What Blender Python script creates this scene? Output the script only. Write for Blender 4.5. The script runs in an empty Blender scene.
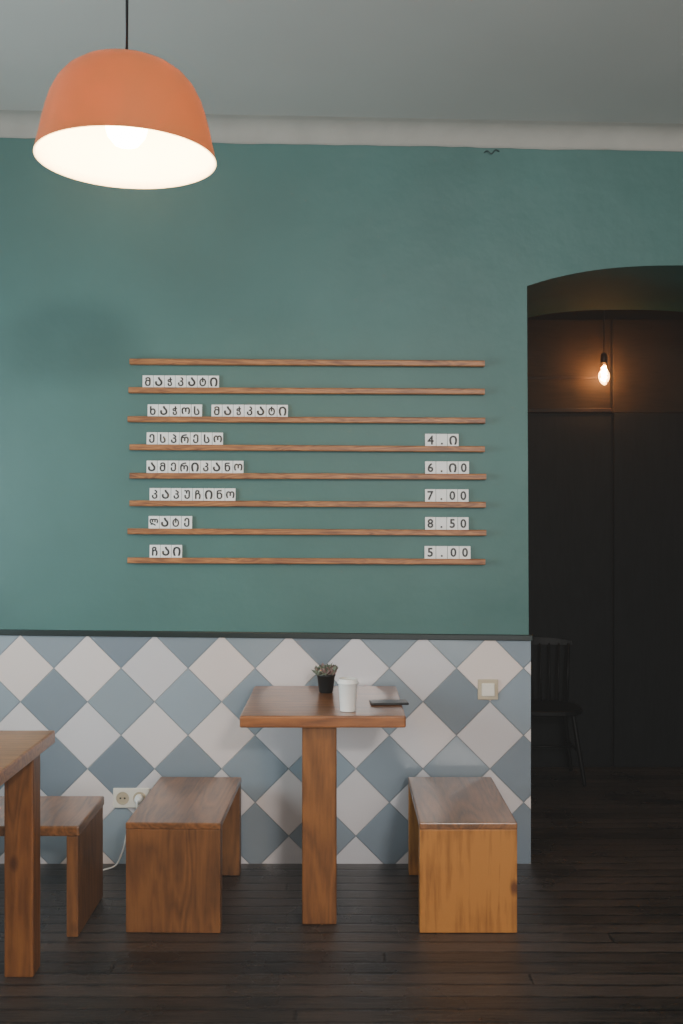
import bpy, bmesh, math, random
from mathutils import Vector, Matrix
random.seed(7)
D=4.237; S=235.0; EYE=1.494
def X(px,r=1.0): return (px-341.5)/(S*r)
def Z(py,r=1.0): return EYE+(512-py)/(S*r)
def Yr(r): return -D+D/r
COL=bpy.context.scene.collection
WP={}
def hexc(h):
    h=h.lstrip('#'); o=[]
    for i in (0,2,4):
        c=int(h[i:i+2],16)/255
        o.append(c/12.92 if c<=.04045 else ((c+.055)/1.055)**2.4)
    return (*o,1)
# ---------- materials
def newmat(name):
    m=bpy.data.materials.new(name); m.use_nodes=True
    nt=m.node_tree; b=nt.nodes['Principled BSDF']
    return m,nt,b
def N(nt,t,**k):
    n=nt.nodes.new(t)
    for a,v in k.items(): setattr(n,a,v)
    return n
def plain(name,col,rough=.5,var=.12,scale=8,bump=.0,metal=0,emis=None,es=0,spec=.5):
    m,nt,b=newmat(name)
    tc=N(nt,'ShaderNodeTexCoord'); no=N(nt,'ShaderNodeTexNoise'); no.inputs['Scale'].default_value=scale; no.inputs['Detail'].default_value=6
    nt.links.new(tc.outputs['Object'],no.inputs['Vector'])
    cr=N(nt,'ShaderNodeValToRGB'); c=hexc(col)
    cr.color_ramp.elements[0].position=.3; cr.color_ramp.elements[1].position=.7
    cr.color_ramp.elements[0].color=(*[v*(1-var) for v in c[:3]],1)
    cr.color_ramp.elements[1].color=(*[min(1,v*(1+var)) for v in c[:3]],1)
    nt.links.new(no.outputs['Fac'],cr.inputs['Fac']); nt.links.new(cr.outputs['Color'],b.inputs['Base Color'])
    b.inputs['Roughness'].default_value=rough; b.inputs['Metallic'].default_value=metal
    b.inputs['Specular IOR Level'].default_value=spec
    if bump:
        bp=N(nt,'ShaderNodeBump'); bp.inputs['Strength'].default_value=bump; bp.inputs['Distance'].default_value=.01
        nt.links.new(no.outputs['Fac'],bp.inputs['Height']); nt.links.new(bp.outputs['Normal'],b.inputs['Normal'])
    if emis:
        b.inputs['Emission Color'].default_value=hexc(emis); b.inputs['Emission Strength'].default_value=es
    return m
def wood(name,dark,light,axis='X',rough=.38,ring=9,blot=.35,spec=.5,knots=False,bump=.1,coat=0):
    m,nt,b=newmat(name); L=nt.links.new
    tc=N(nt,'ShaderNodeTexCoord'); oi=N(nt,'ShaderNodeObjectInfo')
    ad=N(nt,'ShaderNodeVectorMath',operation='ADD')
    L(tc.outputs['Object'],ad.inputs[0]); 
    sc=N(nt,'ShaderNodeVectorMath',operation='SCALE'); sc.inputs[0].default_value=(7,3,5)
    L(oi.outputs['Random'],sc.inputs['Scale']); L(sc.outputs[0],ad.inputs[1])
    mp=N(nt,'ShaderNodeMapping'); s=[1,1,1]; s['XYZ'.index(axis)]=.1
    mp.inputs['Scale'].default_value=s; L(ad.outputs[0],mp.inputs['Vector'])
    w=N(nt,'ShaderNodeTexNoise'); w.inputs['Scale'].default_value=ring; w.inputs['Detail'].default_value=2; w.inputs['Distortion'].default_value=.5
    L(mp.outputs[0],w.inputs['Vector'])
    mu=N(nt,'ShaderNodeMath',operation='MULTIPLY'); mu.inputs[1].default_value=9
    L(w.outputs['Fac'],mu.inputs[0])
    pp=N(nt,'ShaderNodeMath',operation='PINGPONG'); pp.inputs[1].default_value=.5; L(mu.outputs[0],pp.inputs[0])
    f=N(nt,'ShaderNodeTexNoise'); f.inputs['Scale'].default_value=110; f.inputs['Detail'].default_value=4
    L(mp.outputs[0],f.inputs['Vector'])
    g=N(nt,'ShaderNodeTexNoise'); g.inputs['Scale'].default_value=5; g.inputs['Detail'].default_value=4; L(ad.outputs[0],g.inputs['Vector'])
    m1=N(nt,'ShaderNodeMath',operation='MULTIPLY_ADD'); m1.inputs[1].default_value=.5; L(pp.outputs[0],m1.inputs[0])
    m2=N(nt,'ShaderNodeMath',operation='MULTIPLY'); m2.inputs[1].default_value=.5; L(f.outputs['Fac'],m2.inputs[0]); L(m2.outputs[0],m1.inputs[2])
    m3=N(nt,'ShaderNodeMath',operation='MULTIPLY_ADD'); m3.inputs[1].default_value=blot; L(g.outputs['Fac'],m3.inputs[0]); L(m1.outputs[0],m3.inputs[2])
    cr=N(nt,'ShaderNodeValToRGB'); cr.color_ramp.elements[0].position=.32; cr.color_ramp.elements[1].position=.85
    cr.color_ramp.elements[0].color=hexc(dark); cr.color_ramp.elements[1].color=hexc(light)
    src=m3.outputs[0]
    if knots:
        km=N(nt,'ShaderNodeMapping'); ks=[1,1,1]; ks['XYZ'.index(axis)]=.55; km.inputs['Scale'].default_value=ks; L(ad.outputs[0],km.inputs['Vector'])
        vo=N(nt,'ShaderNodeTexVoronoi'); vo.inputs['Scale'].default_value=8; L(km.outputs[0],vo.inputs['Vector'])
        mr=N(nt,'ShaderNodeMapRange'); mr.inputs[1].default_value=.04; mr.inputs[2].default_value=.16; mr.inputs[3].default_value=-.55; mr.inputs[4].default_value=0
        L(vo.outputs['Distance'],mr.inputs[0])
        ka=N(nt,'ShaderNodeMath',operation='ADD'); L(src,ka.inputs[0]); L(mr.outputs[0],ka.inputs[1]); src=ka.outputs[0]
    L(src,cr.inputs['Fac']); L(cr.outputs['Color'],b.inputs['Base Color'])
    b.inputs['Roughness'].default_value=rough
    b.inputs['Specular IOR Level'].default_value=spec
    if coat: b.inputs['Coat Weight'].default_value=coat; b.inputs['Coat Roughness'].default_value=.22
    bp=N(nt,'ShaderNodeBump'); bp.inputs['Strength'].default_value=bump; bp.inputs['Distance'].default_value=.003
    L(m1.outputs[0],bp.inputs['Height']); L(bp.outputs['Normal'],b.inputs['Normal'])
    return m
def mathn(nt,op,a,b=None):
    n=N(nt,'ShaderNodeMath',operation=op)
    for i,v in enumerate((a,b)):
        if v is None: continue
        if isinstance(v,(int,float)): n.inputs[i].default_value=v
        else: nt.links.new(v,n.inputs[i])
    return n.outputs[0]
def mixc(nt,f,a,b):
    n=N(nt,'ShaderNodeMix',data_type='RGBA')
    for i,v in ((0,f),(6,a),(7,b)):
        if isinstance(v,(int,float)): n.inputs[i].default_value=v
        elif isinstance(v,str): n.inputs[i].default_value=hexc(v)
        else: nt.links.new(v,n.inputs[i])
    return n.outputs[2]
def tiles():
    m,nt,b=newmat('harlequin_tiles'); L=nt.links.new
    tc=N(nt,'ShaderNodeTexCoord'); sp=N(nt,'ShaderNodeSeparateXYZ'); L(tc.outputs['Object'],sp.inputs[0])
    x=mathn(nt,'ADD',sp.outputs[0],-X(88)); z=mathn(nt,'ADD',sp.outputs[2],-Z(668))
    k=1/(.2015*math.sqrt(2))
    u=mathn(nt,'ADD',mathn(nt,'MULTIPLY',mathn(nt,'ADD',x,z),k),.5)
    v=mathn(nt,'ADD',mathn(nt,'MULTIPLY',mathn(nt,'SUBTRACT',z,x),k),.5)
    fu=mathn(nt,'FLOOR',u); fv=mathn(nt,'FLOOR',v)
    par=mathn(nt,'FLOORED_MODULO',mathn(nt,'ADD',fu,fv),2)
    gu=mathn(nt,'FRACT',u); gv=mathn(nt,'FRACT',v)
    du=mathn(nt,'MINIMUM',gu,mathn(nt,'SUBTRACT',1,gu)); dv=mathn(nt,'MINIMUM',gv,mathn(nt,'SUBTRACT',1,gv))
    d=mathn(nt,'MINIMUM',du,dv)
    grout=N(nt,'ShaderNodeMapRange'); grout.inputs[1].default_value=.004; grout.inputs[2].default_value=.011; L(d,grout.inputs[0])
    cb=N(nt,'ShaderNodeCombineXYZ'); L(fu,cb.inputs[0]); L(fv,cb.inputs[1])
    wn=N(nt,'ShaderNodeTexWhiteNoise'); L(cb.outputs[0],wn.inputs['Vector'])
    s4=N(nt,'ShaderNodeSeparateColor'); L(wn.outputs['Color'],s4.inputs[0])
    wh=mixc(nt,s4.outputs[0],'eae5e8','e4d3cb'); bl=mixc(nt,s4.outputs[1],'9ba6ae','848f9a')
    cc=mixc(nt,par,wh,bl)
    val=mathn(nt,'ADD',mathn(nt,'MULTIPLY',wn.outputs['Value'],.26),.8)
    mv=N(nt,'ShaderNodeVectorMath',operation='SCALE'); L(cc,mv.inputs[0]); L(val,mv.inputs['Scale'])
    mg=mixc(nt,grout.outputs[0],'999da0',mv.outputs[0])
    L(mg,b.inputs['Base Color']); b.inputs['Roughness'].default_value=.2
    nm=N(nt,'ShaderNodeTexNoise'); nm.inputs['Scale'].default_value=5; L(tc.outputs['Object'],nm.inputs['Vector'])
    h=mathn(nt,'ADD',grout.outputs[0],mathn(nt,'MULTIPLY',nm.outputs['Fac'],1.5))
    wv=N(nt,'ShaderNodeVectorMath',operation='SUBTRACT'); L(wn.outputs['Color'],wv.inputs[0]); wv.inputs[1].default_value=(.5,.5,.5)
    s3=N(nt,'ShaderNodeSeparateXYZ'); L(wv.outputs[0],s3.inputs[0])
    tilt=mathn(nt,'ADD',mathn(nt,'MULTIPLY',s3.outputs[0],gu),mathn(nt,'MULTIPLY',s3.outputs[1],gv))
    h=mathn(nt,'ADD',h,mathn(nt,'MULTIPLY',tilt,12))
    bp=N(nt,'ShaderNodeBump'); bp.inputs['Strength'].default_value=.8; bp.inputs['Distance'].default_value=.003
    L(h,bp.inputs['Height']); L(bp.outputs['Normal'],b.inputs['Normal'])
    return m
def floor_mat():
    m,nt,b=newmat('dark_planks'); L=nt.links.new
    tc=N(nt,'ShaderNodeTexCoord'); sp=N(nt,'ShaderNodeSeparateXYZ'); L(tc.outputs['Object'],sp.inputs[0])
    row=mathn(nt,'DIVIDE',sp.outputs[1],.078); fr=mathn(nt,'FLOOR',row); gy=mathn(nt,'FRACT',row)
    wr=N(nt,'ShaderNodeTexWhiteNoise',noise_dimensions='1D'); L(fr,wr.inputs['W'])
    col=mathn(nt,'ADD',mathn(nt,'DIVIDE',sp.outputs[0],4.2),mathn(nt,'MULTIPLY',wr.outputs['Value'],7)); fc=mathn(nt,'FLOOR',col); gx=mathn(nt,'FRACT',col)
    cb=N(nt,'ShaderNodeCombineXYZ'); L(fr,cb.inputs[0]); L(fc,cb.inputs[1])
    wn=N(nt,'ShaderNodeTexWhiteNoise'); L(cb.outputs[0],wn.inputs['Vector'])
    dy=mathn(nt,'MINIMUM',gy,mathn(nt,'SUBTRACT',1,gy)); dx=mathn(nt,'MULTIPLY',mathn(nt,'MINIMUM',gx,mathn(nt,'SUBTRACT',1,gx)),60)
    d=mathn(nt,'MINIMUM',dy,dx)
    mp0=N(nt,'ShaderNodeMapping'); mp0.inputs['Scale'].default_value=(9,30,1); L(tc.outputs['Object'],mp0.inputs['Vector'])
    n0=N(nt,'ShaderNodeTexNoise'); n0.inputs['Scale'].default_value=1.5; n0.inputs['Detail'].default_value=5; L(mp0.outputs[0],n0.inputs['Vector'])
    d=mathn(nt,'SUBTRACT',d,mathn(nt,'MULTIPLY',mathn(nt,'SUBTRACT',n0.outputs['Fac'],.5),.3))
    gap=N(nt,'ShaderNodeMapRange'); gap.inputs[1].default_value=.0; gap.inputs[2].default_value=.12; L(d,gap.inputs[0])
    mp=N(nt,'ShaderNodeMapping'); mp.inputs['Scale'].default_value=(2.4,40,1); L(tc.outputs['Object'],mp.inputs['Vector'])
    no=N(nt,'ShaderNodeTexNoise'); no.inputs['Scale'].default_value=2.2; no.inputs['Detail'].default_value=10; no.inputs['Roughness'].default_value=.78; L(mp.outputs[0],no.inputs['Vector'])
    wear=N(nt,'ShaderNodeTexNoise'); wear.inputs['Scale'].default_value=2.6; wear.inputs['Detail'].default_value=6; L(tc.outputs['Object'],wear.inputs['Vector'])
    a=mathn(nt,'ADD',mathn(nt,'MULTIPLY',wn.outputs['Value'],.2),mathn(nt,'MULTIPLY',no.outputs['Fac'],.8))
    a=mathn(nt,'ADD',a,mathn(nt,'MULTIPLY',wear.outputs['Fac'],.35))
    cr=N(nt,'ShaderNodeValToRGB'); e=cr.color_ramp.elements
    e[0].position=.5; e[0].color=hexc('0c0a09'); e[1].position=.95; e[1].color=hexc('5c4d45')
    L(a,cr.inputs['Fac'])
    mg=mixc(nt,gap.outputs[0],'040303',cr.outputs['Color'])
    L(mg,b.inputs['Base Color']); b.inputs['Specular IOR Level'].default_value=.7
    rr=mathn(nt,'ADD',mathn(nt,'MULTIPLY',wear.outputs['Fac'],.5),.06); L(rr,b.inputs['Roughness'])
    h=mathn(nt,'ADD',mathn(nt,'MULTIPLY',no.outputs['Fac'],.9),mathn(nt,'MULTIPLY',gap.outputs[0],.7))
    bp=N(nt,'ShaderNodeBump'); bp.inputs['Strength'].default_value=.7; bp.inputs['Distance'].default_value=.005
    L(h,bp.inputs['Height']); L(bp.outputs['Normal'],b.inputs['Normal'])
    return m
def plaster():
    m=plain('green_paint','466d68',.5,.11,1.5,.0,spec=.4)
    nt=m.node_tree; b=nt.nodes['Principled BSDF']; tc=N(nt,'ShaderNodeTexCoord')
    n1=N(nt,'ShaderNodeTexNoise'); n1.inputs['Scale'].default_value=2.2; n1.inputs['Detail'].default_value=5; nt.links.new(tc.outputs['Object'],n1.inputs['Vector'])
    bp=N(nt,'ShaderNodeBump'); bp.inputs['Strength'].default_value=.45; bp.inputs['Distance'].default_value=.03
    nt.links.new(n1.outputs['Fac'],bp.inputs['Height']); nt.links.new(bp.outputs['Normal'],b.inputs['Normal'])
    return m
M={}
M['green']=plaster()
M['soffit']=plain('shade_darkened_soffit_green','1a5f5a',.8,.1,3,.2,spec=.05)  # darker green than the wall; shade under the arch put into the colour
M['ceil']=plain('grey_ceiling_paint','c6c2bb',.8,.04,1.5,.1)
M['cove']=plain('pale_cornice_paint','a39f97',.8,.06,9,.5)
M['trim']=plain('dark_green_gloss','12211f',.35,.1,10)
M['tile']=tiles(); M['floor']=floor_mat()
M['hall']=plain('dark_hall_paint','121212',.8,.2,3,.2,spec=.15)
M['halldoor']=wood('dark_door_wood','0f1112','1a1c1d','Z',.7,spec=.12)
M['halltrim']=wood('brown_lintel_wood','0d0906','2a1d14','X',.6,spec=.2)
M['hallup']=wood('glow_toned_brown_boards','0d0c0b','2a231c','X',.8,ring=12,blot=.9,spec=.08)  # browner, lighter tone than the hall, added so the bulb's glow shows
M['sidewall']=plain('side_wall_paint','6a6c66',.7,.05,2)
M['rail']=wood('rail_wood','6a3a1c','c58248','X',.45,ring=30)
M['tabX']=wood('table_wood','5f3419','ad6c3a','X',.34,blot=.5,bump=.03,coat=.7)
M['tabZ']=wood('post_wood','4e2d16','965f30','Z',.38,blot=.6,knots=True)
M['stY']=wood('seat_wood','54351c','9d6538','Y',.34,blot=.5,bump=.03,coat=.7)
M['stZ']=wood('stool_panel_wood','4c2d17','8c5a30','Z',.42,blot=.65,knots=True)
M['stZy']=wood('honey_panel_wood','683811','bb7a36','Z',.42,ring=7,blot=.8,knots=True)
M['tabL']=wood('honey_table_wood','744019','b2743b','X',.34,blot=.5,bump=.03,coat=.7)
M['tabLZ']=wood('honey_leg_wood','542e13','90592b','Z',.38,blot=.6,knots=True)
M['card']=plain('white_card','f6f5f2',.5,.03,30)
M['ink']=plain('black_ink','060608',.5,.05)
M['white']=plain('white_paper','f6f4f0',.45,.02,20)
M['plastic']=plain('cream_plastic','ece4d6',.35,.03,20)
M['plastic2']=plain('beige_plastic_frame','c3b297',.4,.03,20)
M['dark']=plain('black_plastic','0c0c0e',.3,.1)
M['pot']=plain('black_pot','101112',.45,.15)
M['soil']=plain('soil','20150f',.9,.3,60,.5)
M['leaf']=plain('succulent_leaf','6d7260',.5,.3,20)
M['leaf2']=plain('pink_succulent_leaf','876c66',.5,.3,20)
M['chair']=plain('black_chair_paint','050506',.5,.2,spec=.2)
M['brass']=plain('dark_metal','1a1512',.4,.1,metal=.8)
M['glow']=plain('filament','ffb060',.5,0,emis='ffa048',es=220)
M['lampbulb']=plain('opal_bulb','fff0d8',.5,0,emis='ffe0b0',es=40)
def trans_mix(name,col,tcol,fac,rough,emis=None,es=0):
    m=plain(name,col,rough,.04,5,emis=emis,es=es)
    nt=m.node_tree; b=nt.nodes['Principled BSDF']; out=nt.nodes['Material Output']
    tr=N(nt,'ShaderNodeBsdfTranslucent'); tr.inputs['Color'].default_value=hexc(tcol)
    mx=N(nt,'ShaderNodeMixShader'); mx.inputs[0].default_value=fac
    nt.links.new(b.outputs[0],mx.inputs[1]); nt.links.new(tr.outputs[0],mx.inputs[2]); nt.links.new(mx.outputs[0],out.inputs['Surface'])
    return m
M['shade']=trans_mix('salmon_enamel','8a5b40','ff9428',.05,.38)
M['shadein']=trans_mix('glowing_enamel_inside','fff2dc','ffb058',.2,.5,'ffdf9c',7)  # emission stands in for bulb light on the inside of the shade
def glassmat():
    m,nt,b=newmat('clear_glass'); out=nt.nodes['Material Output']
    t=N(nt,'ShaderNodeBsdfTransparent'); t.inputs['Color'].default_value=(1,.93,.82,1); g=N(nt,'ShaderNodeBsdfGlossy'); g.inputs['Roughness'].default_value=.05
    mx=N(nt,'ShaderNodeMixShader'); mx.inputs[0].default_value=.08
    nt.links.new(t.outputs[0],mx.inputs[1]); nt.links.new(g.outputs[0],mx.inputs[2]); nt.links.new(mx.outputs[0],out.inputs['Surface'])
    return m
M['glass']=glassmat()
# ---------- object helpers
def meta(o,label=None,cat=None,kind=None,group=None):
    if label: o['label']=label
    if cat: o['category']=cat
    if kind: o['kind']=kind
    if group: o['group']=group
    return o
def empty(name,loc,label,cat,group=None,parent=None):
    o=bpy.data.objects.new(name,None); o.empty_display_size=.1; COL.objects.link(o)
    WP[o.name]=Vector(loc)
    if parent: o.parent=parent; o.location=Vector(loc)-WP[parent.name]
    else: o.location=loc
    if label: meta(o,label,cat,None,group)
    return o
def mk(name,verts,faces,mat,parent=None,loc=None,smooth=False,bevel=0,segs=2):
    """verts in world coordinates; loc = origin"""
    base=Vector(loc) if loc is not None else (WP[parent.name] if parent else Vector((0,0,0)))
    me=bpy.data.meshes.new(name)
    me.from_pydata([Vector(v)-base for v in verts],[],faces)
    bm=bmesh.new(); bm.from_mesh(me); bmesh.ops.recalc_face_normals(bm,faces=bm.faces); bm.to_mesh(me); bm.free()
    if smooth:
        for p in me.polygons: p.use_smooth=True
    mats=mat if isinstance(mat,list) else [mat]
    for m_ in mats: me.materials.append(m_)
    o=bpy.data.objects.new(name,me); COL.objects.link(o)
    WP[o.name]=base
    if parent: o.parent=parent; o.location=base-WP[parent.name]
    else: o.location=base
    if bevel:
        bv=o.modifiers.new('bevel','BEVEL'); bv.width=bevel; bv.segments=segs; bv.limit_method='ANGLE'
    return o
def box(name,x0,x1,y0,y1,z0,z1,mat,parent=None,bevel=0,loc=None):
    v=[(x,y,z) for x in (x0,x1) for y in (y0,y1) for z in (z0,z1)]
    f=[(0,1,3,2),(4,6,7,5),(0,4,5,1),(2,3,7,6),(0,2,6,4),(1,5,7,3)]
    return mk(name,v,f,mat,parent,loc,bevel=bevel)
def lathe(name,prof,c,mat,parent=None,seg=48,smooth=True,caps=True):
    vs=[];fs=[]
    for r,z in prof:
        for i in range(seg):
            a=2*math.pi*i/seg; vs.append((c[0]+r*math.cos(a),c[1]+r*math.sin(a),c[2]+z))
    for j in range(len(prof)-1):
        for i in range(seg):
            k=(i+1)%seg; fs.append((j*seg+i,j*seg+k,(j+1)*seg+k,(j+1)*seg+i))
    if caps:
        fs.append(tuple(range(seg))); fs.append(tuple(range((len(prof)-1)*seg,len(prof)*seg)))
    return mk(name,vs,fs,mat,parent,smooth=smooth)
def catmull(pts,n=8):
    P=[Vector(p) for p in pts]; P=[P[0]]+P+[P[-1]]; out=[]
    for i in range(1,len(P)-2):
        a,b,c,d=P[i-1:i+3]
        for k in range(n):
            t=k/n
            out.append(.5*((2*b)+(c-a)*t+(2*a-5*b+4*c-d)*t*t+(3*b-a-3*c+d)*t**3))
    out.append(P[-2]); return out
def tube(name,pts,rad,mat,parent=None,seg=10,smoothpath=True):
    P=catmull(pts) if smoothpath else [Vector(p) for p in pts]
    n=len(P); vs=[];fs=[]
    for j,p in enumerate(P):
        t=(P[min(j+1,n-1)]-P[max(j-1,0)]).normalized()
        up=Vector((0,1,0)) if abs(t.y)<.9 else Vector((1,0,0))
        a=t.cross(up).normalized(); b=t.cross(a).normalized()
        r=rad if not callable(rad) else rad(j/(n-1))
        for i in range(seg):
            an=2*math.pi*i/seg; vs.append(p+a*r*math.cos(an)+b*r*math.sin(an))
    for j in range(n-1):
        for i in range(seg):
            k=(i+1)%seg; fs.append((j*seg+i,j*seg+k,(j+1)*seg+k,(j+1)*seg+i))
    fs.append(tuple(range(seg))); fs.append(tuple(range((n-1)*seg,n*seg)))
    return mk(name,vs,fs,mat,parent,smooth=True)
def prism(name,poly,y0,y1,mat,parent=None,loc=None,bevel=0):
    """poly of (x,z) extruded along y"""
    n=len(poly); v=[(x,y0,z) for x,z in poly]+[(x,y1,z) for x,z in poly]
    f=[tuple(range(n)),tuple(range(n,2*n))]+[(i,(i+1)%n,n+(i+1)%n,n+i) for i in range(n)]
    return mk(name,v,f,mat,parent,loc,bevel=bevel)
# ================= ROOM
XL,XR=-2.5,2.95; YF=-6.6; TH=.93; HB=1.6
def zc(x): return 3.0555-.0203*x      # wall/ceiling line
st=lambda o,l,c='structure':meta(o,l,c,'structure')
# back wall with segmental arch opening
ox0,ox1=X(530),2.13; ax=X(527)
arch=[]
cx=(ax+ox1)/2; hw=(ox1-ax)/2
for i in range(25):
    t=-1+2*i/24; arch.append((cx+t*hw,Z(286)+.088*(1-abs(t)**2.6)))
zt=.08
poly=[(XL,0),(ox0,0)]+arch+[(ox1,0),(XR,0),(XR,zc(XR)+zt),(XL,zc(XL)+zt)]
wb=st(prism('wall_back',poly,0,TH,[M['green'],M['soffit']],loc=(0,0,0)),'green painted plaster wall with an arched opening','wall')
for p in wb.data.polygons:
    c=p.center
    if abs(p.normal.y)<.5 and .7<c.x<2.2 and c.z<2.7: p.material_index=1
# tile dado
dz0,dz1=Z(632),Z(637.5)
def dadoz(x): return dz0+(dz1-dz0)*(x-X(0))/(X(530)-X(0))
st(prism('trim_1',[(XL,.0),(X(530.5),.0),(X(530.5),dadoz(X(530))-.01),(XL,dadoz(XL)-.01)],-.008,0.002,M['tile'],loc=(0,0,0)),'grey and white diamond tiled dado','tiles')
st(prism('trim_2',[(XL,dadoz(XL)-.012),(X(532),dadoz(X(532))-.012),(X(532),dadoz(X(532))+.012),(XL,dadoz(XL)+.012)],-.022,0.0,M['trim'],loc=(0,0,0),bevel=.003),'dark green rail capping the tiled dado','trim')
# floor
o=box('floor',XL-.1,XR+.1,YF-.1,HB+.1,-.06,0,M['floor'],loc=(0,0,0)); st(o,'dark stained wooden plank floor','floor')
# ceiling (slightly out of level)
v=[(XL-.1,YF-.1),(XR+.1,YF-.1),(XR+.1,.05),(XL-.1,.05)]
ZT=.085
vs=[(x,y,zc(x)+ZT) for x,y in v]+[(x,y,zc(x)+ZT+.08) for x,y in v]
st(mk('ceiling',vs,[(0,1,2,3),(4,5,6,7),(0,1,5,4),(1,2,6,5),(2,3,7,6),(3,0,4,7)],M['ceil']),'plain grey plastered ceiling','ceiling')
# cove, hand finished: its lower edge wanders a few millimetres
NX=90; vs=[];fs=[]; R=.085
def covep(dz):
    p=[(0,dz)]
    for i in range(9):
        a=math.pi/2*i/8; p.append((-R+R*math.cos(a)-.004,dz*(1-i/8)+R*math.sin(a)))
    return p+[(-R-.006,ZT+.001),(0,ZT+.001)]
n=len(covep(0)); wob=0
for j in range(NX+1):
    x=XL+(XR-XL)*j/NX; wob=wob*.6+random.uniform(-.003,.003)
    for y,z in covep(wob): vs.append((x,y,zc(x)+z))
for j in range(NX):
    for i in range(n): k=(i+1)%n; fs.append((j*n+i,j*n+k,(j+1)*n+k,(j+1)*n+i))
fs+= [tuple(range(n)),tuple(range(NX*n,NX*n+n))]
tr=st(mk('trim_3',vs,fs,M['cove'],smooth=True),'pale curved plaster cornice along the ceiling','cornice')
vs=[];fs=[]
def addbox(x0,x1,y0,y1,z0,z1):
    b=len(vs)
    vs.extend([(x,y,z) for x in (x0,x1) for y in (y0,y1) for z in (z0,z1)])
    fs.extend([tuple(b+i for i in q) for q in [(0,1,3,2),(4,6,7,5),(0,4,5,1),(2,3,7,6),(0,2,6,4),(1,5,7,3)]])
# left wall with window
ly0,ly1,lz0,lz1=-2.4,-.9,.95,2.2
addbox(XL-.1,XL,YF,ly0,0,3.18); addbox(XL-.1,XL,ly1,0,0,3.18); addbox(XL-.1,XL,ly0,ly1,0,lz0); addbox(XL-.1,XL,ly0,ly1,lz1,3.18)
st(mk('wall_left',list(vs),list(fs),M['sidewall']),'pale painted side wall with a window','wall')
vs.clear();fs.clear()
for y in (ly0,(ly0+ly1)/2-.025,ly1-.05): addbox(XL-.09,XL-.04,y,y+.05,lz0,lz1)
for z in (lz0,lz1-.05): addbox(XL-.09,XL-.04,ly0,ly1,z,z+.05)
st(mk('window_2',list(vs),list(fs),M['white']),'white framed side window','window')
st(box('wall_right',XR,XR+.1,YF,0,0,3.15,M['sidewall']),'pale painted side wall','wall')
# front wall with a wide window and an added transom, for the lamp shadow
wx0,wx1,wz0,wz1=-.3,2.5,.75,2.35
tx0_,tx1_,tz0,tz1=.82,1.4,2.72,3.04
vs.clear();fs.clear()
addbox(XL,wx0,YF-.2,YF,0,3.1); addbox(wx1,XR,YF-.2,YF,0,3.07); addbox(wx0,wx1,YF-.2,YF,0,wz0)
addbox(wx0,tx0_,YF-.2,YF,wz1,3.1); addbox(tx1_,wx1,YF-.2,YF,wz1,3.08); addbox(tx0_,tx1_,YF-.2,YF,wz1,tz0); addbox(tx0_,tx1_,YF-.2,YF,tz1,3.09)
st(mk('wall_front',list(vs),list(fs),M['sidewall']),'painted wall with a large window opening','wall')
vs.clear();fs.clear()
for x in (wx0,wx0+.9,wx1-.95,wx1-.05): addbox(x,x+.05,YF-.12,YF-.06,wz0,wz1)
for z in (wz0,wz1-.05): addbox(wx0,wx1,YF-.12,YF-.06,z,z+.05)
st(mk('window_1',list(vs),list(fs),M['white']),'white framed three light window','window')
vs.clear();fs.clear()
for x in (tx0_,tx1_-.03): addbox(x,x+.03,YF-.12,YF-.06,tz0,tz1)
for z in (tz0,tz1-.03): addbox(tx0_,tx1_,YF-.12,YF-.06,z,z+.03)
st(mk('added_transom',list(vs),list(fs),M['white']),'small white framed transom, added to cast the lamp shadow','window')
# hall
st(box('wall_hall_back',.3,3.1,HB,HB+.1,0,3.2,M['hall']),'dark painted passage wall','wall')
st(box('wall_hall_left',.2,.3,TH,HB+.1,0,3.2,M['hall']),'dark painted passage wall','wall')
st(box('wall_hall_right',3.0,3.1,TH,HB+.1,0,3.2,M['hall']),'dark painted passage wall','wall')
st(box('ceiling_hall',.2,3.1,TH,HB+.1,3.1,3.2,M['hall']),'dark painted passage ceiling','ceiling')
def hdoor(name,x0,x1):
    vs.clear(); fs.clear()
    addbox(x0,x1,HB-.022,HB-.0005,0.003,2.072)
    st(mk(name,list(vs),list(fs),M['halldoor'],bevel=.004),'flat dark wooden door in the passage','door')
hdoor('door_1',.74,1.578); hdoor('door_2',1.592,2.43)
vs.clear();fs.clear()
addbox(.64,1.58,HB-.035,HB-.0005,2.075,2.10); addbox(.64,1.5,HB-.02,HB-.0005,2.27,2.285)
st(mk('trim_4',list(vs),list(fs),M['halltrim'],bevel=.004),'dark wooden lintel above the passage doors','trim')
vs.clear();fs.clear()
addbox(.3,1.575,HB-.014,HB-.0005,2.075,2.62); addbox(1.59,2.9,HB-.012,HB-.0005,2.075,2.62)
st(mk('trim_5',list(vs),list(fs),M['hallup'],bevel=.003),'brown boards added above the passage doors, toned to show the bulb glow','trim')
# ================= MENU RAILS
rails=[(362,364,130,484.5),(390.5,392,129,484.5),(419.5,421,128,485),(447.5,449.5,130,484.5),(476,477,130,486),(503.5,505,130,485.5),(531.5,533,128,486),(560.5,562,128,485)]
railinfo=[]
RD=.034
for i,(ya,yb,xa,xb) in enumerate(rails):
    rr=1.006
    x0,x1=X(xa,rr),X(xb,rr); za,zb=Z(ya,rr),Z(yb,rr)
    p=[(0,-.010),(0,.010),(-.026,.010),(-.027,.013),(-.034,.013),(-.036,.009),(-.036,-.008),(-.033,-.011)]
    n=len(p); vv=[(x,y-.0005,z+zz) for x,zz in ((x0,za),(x1,zb)) for y,z in p]
    ff=[tuple(range(n)),tuple(range(n,2*n))]+[(k,(k+1)%n,n+(k+1)%n,n+k) for k in range(n)]
    o=mk('menu_rail',vv,ff,M['rail'],loc=(x0,0,za)); meta(o,'long thin reddish wooden menu ledge on the green wall','shelf',group='menu ledges on the green wall')
    railinfo.append((x0,x1,za,zb))
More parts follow.
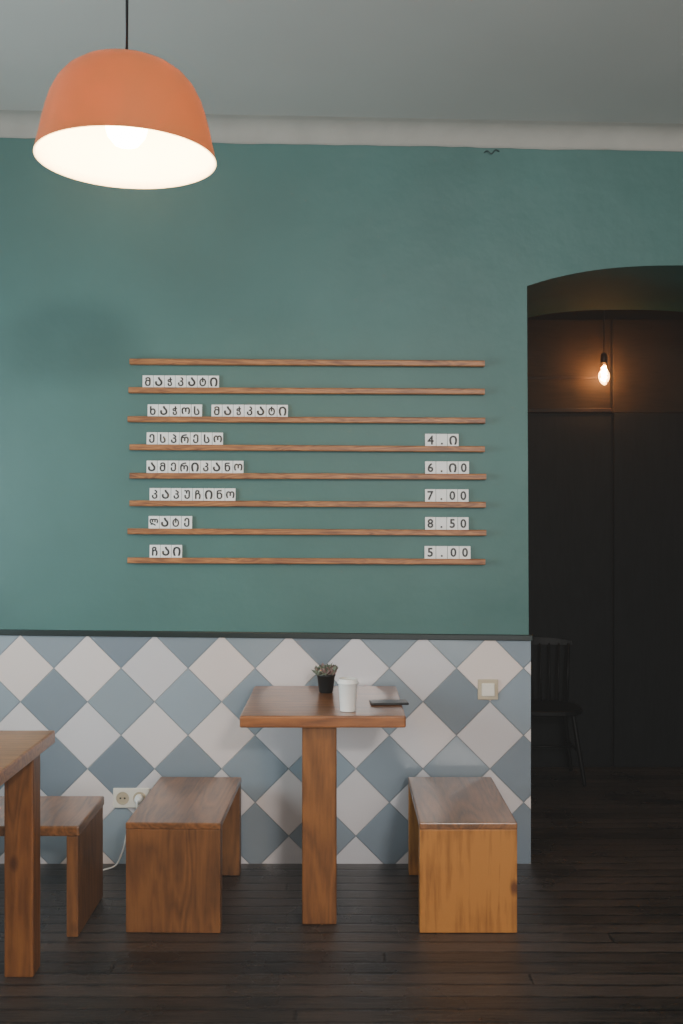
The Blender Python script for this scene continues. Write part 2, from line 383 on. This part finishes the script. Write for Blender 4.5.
# letters
gly={}
def glyph(ch):
    if ch in gly: return gly[ch]
    cu=bpy.data.curves.new('t','FONT'); cu.body=ch; cu.size=.05; cu.align_x='CENTER'; cu.extrude=.0006
    cu.resolution_u=3
    o=bpy.data.objects.new('t',cu); COL.objects.link(o)
    dg=bpy.context.evaluated_depsgraph_get(); dg.update()
    me=bpy.data.meshes.new_from_object(o.evaluated_get(dg))
    me.transform(Matrix.Rotation(math.pi/2,4,'X'))
    xs=[v.co.x for v in me.vertices]; zs=[v.co.z for v in me.vertices]
    w=max(xs)-min(xs); h=max(zs)-min(zs); cxm=(max(xs)+min(xs))/2
    if ch=='.':
        for v in me.vertices: v.co.x-=cxm; v.co.z=v.co.z-min(zs)-.018
    else:
        s=min(.036/h,.034/w); czm=(max(zs)+min(zs))/2
        for v in me.vertices:
            v.co.x=(v.co.x-cxm)*s; v.co.z=(v.co.z-czm)*s
    # embolden: merge several slightly shifted copies of the strokes
    bm=bmesh.new(); e=.0014
    for k,(dx,dz) in enumerate([(0,0),(e,0),(-e,0),(0,e),(0,-e),(e*.7,e*.7),(-e*.7,e*.7),(e*.7,-e*.7),(-e*.7,-e*.7)]):
        n0=len(bm.verts); bm.from_mesh(me); bm.verts.ensure_lookup_table()
        for q in bm.verts[n0:]: q.co.x+=dx; q.co.z+=dz; q.co.y-=.00003*k
    bm.to_mesh(me); bm.free()
    me.materials.clear(); me.materials.append(M['ink'])
    bpy.data.objects.remove(o); gly[ch]=me; return me
def cardrow(ri,text,xa,xb,grp):
    x0,x1,za,zb=railinfo[ri]
    n=len(text); rr=1.005
    a,b=X(xa,rr),X(xb,rr); w=(b-a)/n
    for k,ch in enumerate(text):
        if ch==' ': continue
        cxx=a+(k+.5)*w; zr=za+(zb-za)*(cxx-x0)/(x1-x0)+.0102
        hw=w/2-.0009; h=.056
        org=(cxx,-.014,zr)
        vv=[];y0,y1=-.0165,-.013
        c=box('letter_card',cxx-hw,cxx+hw,y0,y1,zr,zr+h,M['card'],bevel=.0008,loc=org)
        c.rotation_euler=(-.06+random.uniform(-.01,.01),0,random.uniform(-.03,.03))
        meta(c,'small white card with one black menu character, on a wooden ledge','card',group=grp)
        g=bpy.data.objects.new('printed_character',glyph(ch)); COL.objects.link(g); g.parent=c
        g.location=(0,-.0031,h*.52)
rows=[(1,'მაჭკატი',142,219,'pancake menu word'),(2,'ხაჭოს',147,202,'curd menu word'),(2,'მაჭკატი',211,288,'second pancake menu word'),
(3,'ესპრესო',146,223,'espresso menu word'),(3,'4.ი',425,459,'espresso price'),(4,'ამერიკანო',146,243.5,'americano menu word'),(4,'6.ი0',425,469.5,'americano price'),
(5,'კაპუჩინო',149,235.5,'cappuccino menu word'),(5,'7.00',425,469,'cappuccino price'),(6,'ლატე',148,192,'latte menu word'),(6,'8.50',425,469,'latte price'),
(7,'ჩაი',149,182,'tea menu word'),(7,'5.00',424.5,471,'tea price')]
for r in rows: cardrow(*r)
# ================= PENDANT LAMP
LD=2.3; k=995.6/LD
lx=(126.5-341.5)/k; ly=-D+LD; lz=EYE+(512-160)/k
lamp=empty('pendant_lamp',(lx,ly,lz),'salmon domed pendant lamp, lit, hanging on a black cord','lamp')
outer=[(.206,0),(.202,.02),(.196,.045),(.190,.075),(.182,.105),(.172,.135),(.158,.163),(.140,.185),(.116,.203),(.088,.214),(.06,.219),(.03,.221)]
inner=[(r-.004,z-(.004 if z>.02 else 0)) for r,z in outer]
sh=lathe('lamp_shade',outer,(lx,ly,lz),M['shade'],lamp,seg=72,caps=False)
sh2=lathe('shade_lining',[(.206,0)]+inner+[(.001,.217)],(lx,ly,lz),M['shadein'],sh,seg=72,caps=False)
sh2['label']='white enamel inside of the shade, with its own added glow'
lathe('shade_cap',[(.032,.217),(.032,.224),(.02,.229),(.012,.236),(.006,.24)],(lx,ly,lz),M['shade'],lamp,seg=24)
tube('cord',[(lx,ly,lz+.238),(lx+.005,ly,zc(lx)+ZT-.02)],.0035,M['dark'],lamp,smoothpath=False)
lathe('ceiling_rose',[(.045,-.03),(.05,0)],(lx,ly,zc(lx)+ZT),M['dark'],lamp,seg=24)
lathe('socket',[(.02,.15),(.022,.16),(.022,.216)],(lx,ly,lz),M['white'],lamp,seg=20)
lathe('light_bulb',[(.004,.03),(.028,.036),(.044,.055),(.05,.08),(.044,.105),(.03,.13),(.018,.15)],(lx,ly,lz),M['lampbulb'],lamp,seg=24)
L=bpy.data.lights.new('lamp_light','POINT'); L.energy=18; L.color=(1,.6,.28); L.shadow_soft_size=.02
lo=bpy.data.objects.new('lamp_light',L); COL.objects.link(lo); lo.parent=lamp; lo.location=(0,0,.012)
# ================= HALL BULB
hr=.7437; bx,by,bz=X(604,hr),Yr(hr),Z(372,hr)
hb=empty('hanging_bulb',(bx,by,bz),'bare glowing filament bulb on a black cord','light bulb')
lathe('bulb_glass',[(.004,-.075),(.018,-.068),(.03,-.045),(.034,-.02),(.03,.01),(.02,.04),(.014,.055)],(bx,by,bz),M['glass'],hb,seg=24,caps=False)
lathe('socket',[(.014,.05),(.018,.055),(.018,.10),(.008,.11)],(bx,by,bz),M['brass'],hb,seg=20)
fp=[]
for i in range(9): fp.append((bx+(-.014 if i%2 else .014)*(1-.3*abs(i-4)/4),by+.008*math.sin(i*1.6),bz-.05+.08*(i/8)))
tube('filament',fp,.007,M['glow'],hb,seg=6)
tube('cord',[(bx,by,bz+.1),(bx,by,3.1)],.0035,M['dark'],hb,smoothpath=False)
L=bpy.data.lights.new('bulb_light','POINT'); L.energy=7; L.color=(1,.58,.28); L.shadow_soft_size=.03
lo=bpy.data.objects.new('bulb_light',L); COL.objects.link(lo); lo.parent=hb; lo.location=(0,0.02,-.02)
# ================= STOOLS
def stool(px0,px1,lab,mp,ms,yaw=0):
    rf=1.2; x0,x1=X(px0,rf),X(px1,rf); yf=Yr(rf); yb=Yr(1.022); cx=(x0+x1)/2; cy=(yf+yb)/2
    s=empty('stool',(cx,cy,0),lab,'stool','box stools by the small table')
    zt=92/S; t=.024
    box('seat',x0,x1,yf-.001,yb,zt-t,zt,ms,s,bevel=.004)
    box('leg_panel',x0+.001,x1-.001,yf,yf+.05,0.001,zt-t,mp,s,bevel=.002)
    box('leg_panel',x0+.001,x1-.001,yb-.055,yb-.005,0.001,zt-t,mp,s,bevel=.002)
    s.rotation_euler=(0,0,yaw); return s
stool(127,222.5,'reddish brown wooden box stool beside the tiled wall',M['stZ'],M['stY'],-.02)
stool(419.5,517.5,'honey coloured wooden box stool beside the tiled wall',M['stZy'],M['stY'],0)
# bench
rf=1.214; bx1=-.921; yf=Yr(rf); yb=Yr(1.095); bx0=-1.85
bn=empty('bench',((bx0+bx1)/2,(yf+yb)/2,0),'dark wooden slab bench beside the honey coloured table','bench')
zt=92/S
box('seat',bx0,bx1,yf,yb,zt-.036,zt,M['stY'],bn,bevel=.006)
box('leg_panel',bx1-.045,bx1-.004,yf+.004,yb-.006,0.001,zt-.036,M['stZ'],bn,bevel=.004)
box('leg_panel',bx0+.006,bx0+.058,yf+.006,yb-.006,0.001,zt-.036,M['stZ'],bn,bevel=.004)
# ================= TABLE centre
rf=1.19; th=179.6/S
x0,x1=X(239.5,rf),X(406,rf); yf=Yr(rf); yb=-.055
tb=empty('table',((x0+x1)/2,(yf+yb)/2,0),'small square reddish brown wooden table on one square post','table')
box('table_top',x0,x1,yf,yb,th-.043,th,M['tabX'],tb,bevel=.006)
rl=1.177; yl=Yr(rl)
box('post',X(302,rl),X(336.5,rl),yl,yl+.11,0.001,th-.043,M['tabZ'],tb,bevel=.005)
box('wall_bracket',X(300,1.02),X(338,1.02),-.35,-.012,th-.075,th-.043,M['tabZ'],tb,bevel=.003)
# ================= TABLE left
tx1=-.957; ty1=Yr(1.272); ty0=ty1-.62; tx0=-2.2
t2=empty('dining_table',((tx0+tx1)/2,(ty0+ty1)/2,0),'honey coloured wooden table with square legs','table')
box('table_top',tx0,tx1,ty0,ty1,th-.043,th,M['tabL'],t2,bevel=.006)
lyf=Yr(1.328)
def leg(xa,ya): box('leg',xa,xa+.094,ya,ya+.08,0.001,th-.043,M['tabLZ'],t2,bevel=.005)
leg(-1.082,lyf); leg(-1.082-1.0,lyf); leg(-1.082,ty0+.02); leg(-2.082,ty0+.02)
# ================= POT PLANT
rp=1.052; pxx=X(326,rp); pyy=Yr(rp); 
pp=empty('potted_succulent',(pxx,pyy,th),'small spiky succulent in a black pot on the table','potted plant')
pr=[(.026,0.0005),(.028,.004),(.036,.066),(.039,.068),(.039,.076),(.035,.076),(.033,.066)]
lathe('pot',pr,(pxx,pyy,th),M['pot'],pp,seg=32,caps=True)
lathe('soil',[(.033,.064),(.02,.069),(.004,.070)],(pxx,pyy,th),M['soil'],pp,seg=20)
vs=[];fs=[];cols=[]
for ros in range(9):
    a0=random.uniform(0,6.28); rr=0 if ros==0 else .026+.008*(ros%2); ca=ros*math.pi*2/8
    c=Vector((pxx+rr*math.cos(ca),pyy+rr*math.sin(ca),th+.072+(.012 if ros==0 else 0)))
    for j in range(12):
        a=a0+j*2.4; el=.1+1.2*(1-j/12)*.4+random.uniform(0,.7); ln=random.uniform(.024,.044)
        d=Vector((math.cos(a)*math.cos(el),math.sin(a)*math.cos(el),math.sin(el))); sd=d.cross(Vector((0,0,1))).normalized(); up=sd.cross(d)
        b=len(vs); f0=len(fs)
        for t_,w_ in ((0,.005),(.45,.0085),(.8,.0065)):
            q=c+d*ln*t_+Vector((0,0,.006*t_*t_))
            vs.extend([q+sd*w_,q+up*w_*.4,q-sd*w_,q-up*w_*.4])
        vs.append(c+d*ln+Vector((0,0,.006)))
        for q in range(2):
            for i in range(4):
                kk=(i+1)%4; fs.append((b+q*4+i,b+q*4+kk,b+q*4+4+kk,b+q*4+4+i))
        for i in range(4): fs.append((b+8+i,b+8+(i+1)%4,b+12))
        cols+= [1 if (ros*5+j)%3==0 else 0]*(len(fs)-f0)
fo=mk('foliage',vs,fs,[M['leaf'],M['leaf2']],pp,smooth=True)
for p_,c_ in zip(fo.data.polygons,cols): p_.material_index=c_
# ================= CUP
rc=1.16; cxx=X(348,rc); cyy=Yr(rc)
cp=empty('paper_cup',(cxx,cyy,th),'white takeaway paper cup with a white lid','cup')
lathe('cup_body',[(.027,.003),(.0285,.0005),(.029,.003),(.035,.100),(.0365,.102)],(cxx,cyy,th),M['white'],cp,seg=36)
lathe('lid',[(.036,.100),(.039,.101),(.039,.107),(.035,.109),(.034,.118),(.032,.120),(.030,.114),(.003,.113)],(cxx,cyy,th),M['white'],cp,seg=36)
# ================= PHONE
rph=1.118; fx=X(389,rph); fy=Yr(rph)
ph=empty('smartphone',(fx,fy,th),'black smartphone lying flat near the table edge','phone')
o=box('phone_body',fx-.072,fx+.072,fy-.036,fy+.036,th+.0006,th+.009,M['dark'],ph,bevel=.0035)
scn=box('screen',fx-.069,fx+.069,fy-.033,fy+.033,th+.009,th+.0095,M['dark'],ph)
ph.rotation_euler=(0,0,.08)
# ================= SWITCH
sx,sz=X(487.5),Z(689)
sw=empty('light_switch',(sx,-.008,sz),'cream square light switch on the tiled wall','switch')
box('switch_plate',sx-.043,sx+.043,-.017,-.0082,sz-.043,sz+.043,M['plastic2'],sw,bevel=.003)
box('rocker',sx-.028,sx+.028,-.024,-.016,sz-.028,sz+.028,M['plastic'],sw,bevel=.004)
# ================= OUTLET
ox,oz=X(132),Z(797)
ou=empty('power_outlet',(ox,-.008,oz),'cream double power outlet with a plugged white lead','power outlet')
box('outlet_plate',ox-.077,ox+.077,-.019,-.0082,oz-.042,oz+.042,M['plastic'],ou,bevel=.004)
for dx in (-.036,.036):
    vs=[];fs=[];sg=28
    prof=[(.0275,-.0192),(.0275,-.021),(.024,-.021),(.0225,-.0195)]
    for r,y in prof:
        for i in range(sg):
            a=2*math.pi*i/sg; vs.append((ox+dx+r*math.cos(a),y,oz+r*math.sin(a)))
    for j in range(3):
        for i in range(sg): q=(i+1)%sg; fs.append((j*sg+i,j*sg+q,(j+1)*sg+q,(j+1)*sg+i))
    fs.append(tuple(range(3*sg,4*sg)))
    mk('socket_face',vs,fs,M['plastic2'],ou,smooth=False)
for d2 in (-.009,.009): box('socket_hole',ox-.036+d2-.0035,ox-.036+d2+.0035,-.0203,-.0197,oz-.0035,oz+.0035,M['dark'],ou)
# lead
plx=ox+.036
cb=empty('power_cable',(plx,-.02,oz),'thin white power lead hanging down to the floor','cable')
pg=lathe('plug',[(.016,0),(.019,.004),(.017,.03),(.008,.036)],(plx,-.02,oz),M['white'],cb,seg=20)
pg.rotation_euler=(math.pi/2,0,0)
tube('lead',[(plx,-.055,oz),(plx,-.075,oz-.01),(plx-.002,-.08,oz-.06),(X(130),-.05,oz-.13),(X(126),-.05,Z(845)),(X(119),-.06,Z(860)),(X(109),-.12,.012),(X(106),-.16,.005)],.0035,M['white'],cb,seg=8)
hk=tube('loose_wire',[(X(484),-.008,Z(153)),(X(487),-.014,Z(152)),(X(491),-.016,Z(155)),(X(495),-.014,Z(151)),(X(499),-.008,Z(152))],.0018,M['dark'],None,seg=6)
meta(hk,'short dark wire end poking out above the green wall','wire')
# ================= WINDSOR CHAIR in passage
chx=X(546,.757); chy=1.35
ch=empty('wooden_chair',(chx,chy,0),'black spindle back wooden chair in the dark passage','chair')
sv=[];sf=[];n=28
for z,sc_ in ((.405,.93),(.415,1),(.435,1),(.44,.97)):
    for i in range(n):
        a=2*math.pi*i/n; ca,sa=math.cos(a),math.sin(a)
        ex=lambda c:math.copysign(abs(c)**.7,c)
        sv.append((chx+.21*sc_*ex(ca)*(1-.08*sa),chy+.2*sc_*ex(sa),z))
for j in range(3):
    for i in range(n): q=(i+1)%n; sf.append((j*n+i,j*n+q,(j+1)*n+q,(j+1)*n+i))
sf+= [tuple(range(n)),tuple(range(3*n,4*n))]
mk('seat',sv,sf,M['chair'],ch)
for sx_ in (-1,1):
    for sy_ in (-1,1):
        tube('leg',[(chx+sx_*.14,chy+sy_*.13,.41),(chx+sx_*.17,chy+sy_*.16,.2),(chx+sx_*.2,chy+sy_*.185,.002)],lambda t:.016-.006*abs(t-.4),M['chair'],ch)
    tube('stretcher',[(chx+sx_*.172,chy-.16,.19),(chx+sx_*.172,chy+.16,.19)],.008,M['chair'],ch,smoothpath=False)
tube('stretcher',[(chx-.172,chy,.19),(chx+.172,chy,.19)],.008,M['chair'],ch,smoothpath=False)
for i in range(7):
    t=(i-3)/3
    tube('spindle',[(chx+t*.16,chy+.155-.02*t*t,.43),(chx+t*.185,chy+.215-.03*t*t,.79)],.007 if abs(t)<1 else .011,M['chair'],ch,smoothpath=False)
vs=[];fs=[]
for i in range(13):
    t=-1+i/6; x,y,z=(chx+t*.205,chy+.22-.035*t*t,.795); dd=.02*t*t
    vs+= [(x,y-.01,z-.015),(x,y+.01,z-.015),(x,y+.014,z+.03-dd),(x,y-.006,z+.03-dd)]
for i in range(12):
    for q in range(4): w_=(q+1)%4; fs.append((i*4+q,i*4+w_,i*4+4+w_,i*4+4+q))
fs+= [(0,1,2,3),(48,49,50,51)]
mk('crest_rail',vs,fs,M['chair'],ch)
ch.scale=(.88,.88,.93)
# ================= LIGHTS
def area(name,loc,rot,sx,sy,e,col):
    L=bpy.data.lights.new(name,'AREA'); L.shape='RECTANGLE'; L.size=sx; L.size_y=sy; L.energy=e; L.color=col
    o=bpy.data.objects.new(name,L); COL.objects.link(o); o.location=loc; o.rotation_euler=rot; return o
area('window_daylight',((wx0+wx1)/2,YF-.25,(wz0+wz1)/2),(math.pi/2,0,0),wx1-wx0,wz1-wz0,120,(1,.98,.96))
area('added_transom_light',((tx0_+tx1_)/2,YF-.13,(tz0+tz1)/2),(math.pi/2,0,0),tx1_-tx0_-.06,tz1-tz0-.06,150,(1,.97,.93))  # added source, set high to throw the pendant's shadow on the wall
area('side_daylight',(XL-.15,(ly0+ly1)/2,(lz0+lz1)/2),(0,-math.pi/2,0),lz1-lz0,ly1-ly0,85,(.72,.92,1))
w=bpy.data.worlds.new('world'); bpy.context.scene.world=w; w.use_nodes=True
bg=w.node_tree.nodes['Background']; bg.inputs[0].default_value=(.75,.85,1,1); bg.inputs[1].default_value=.6
# thin, uniform haze, added so the lamps get a soft bloom
vsn=w.node_tree.nodes.new('ShaderNodeVolumeScatter'); vsn.inputs['Density'].default_value=.014; vsn.inputs['Anisotropy'].default_value=.3
w.node_tree.links.new(vsn.outputs[0],w.node_tree.nodes['World Output'].inputs['Volume'])
# ================= CAMERA
cam=bpy.data.cameras.new('camera'); cam.lens=35; cam.sensor_width=36; cam.sensor_fit='AUTO'
co=bpy.data.objects.new('camera',cam); COL.objects.link(co); co.location=(0,-D,EYE); co.rotation_euler=(math.pi/2,0,0)
bpy.context.scene.camera=co
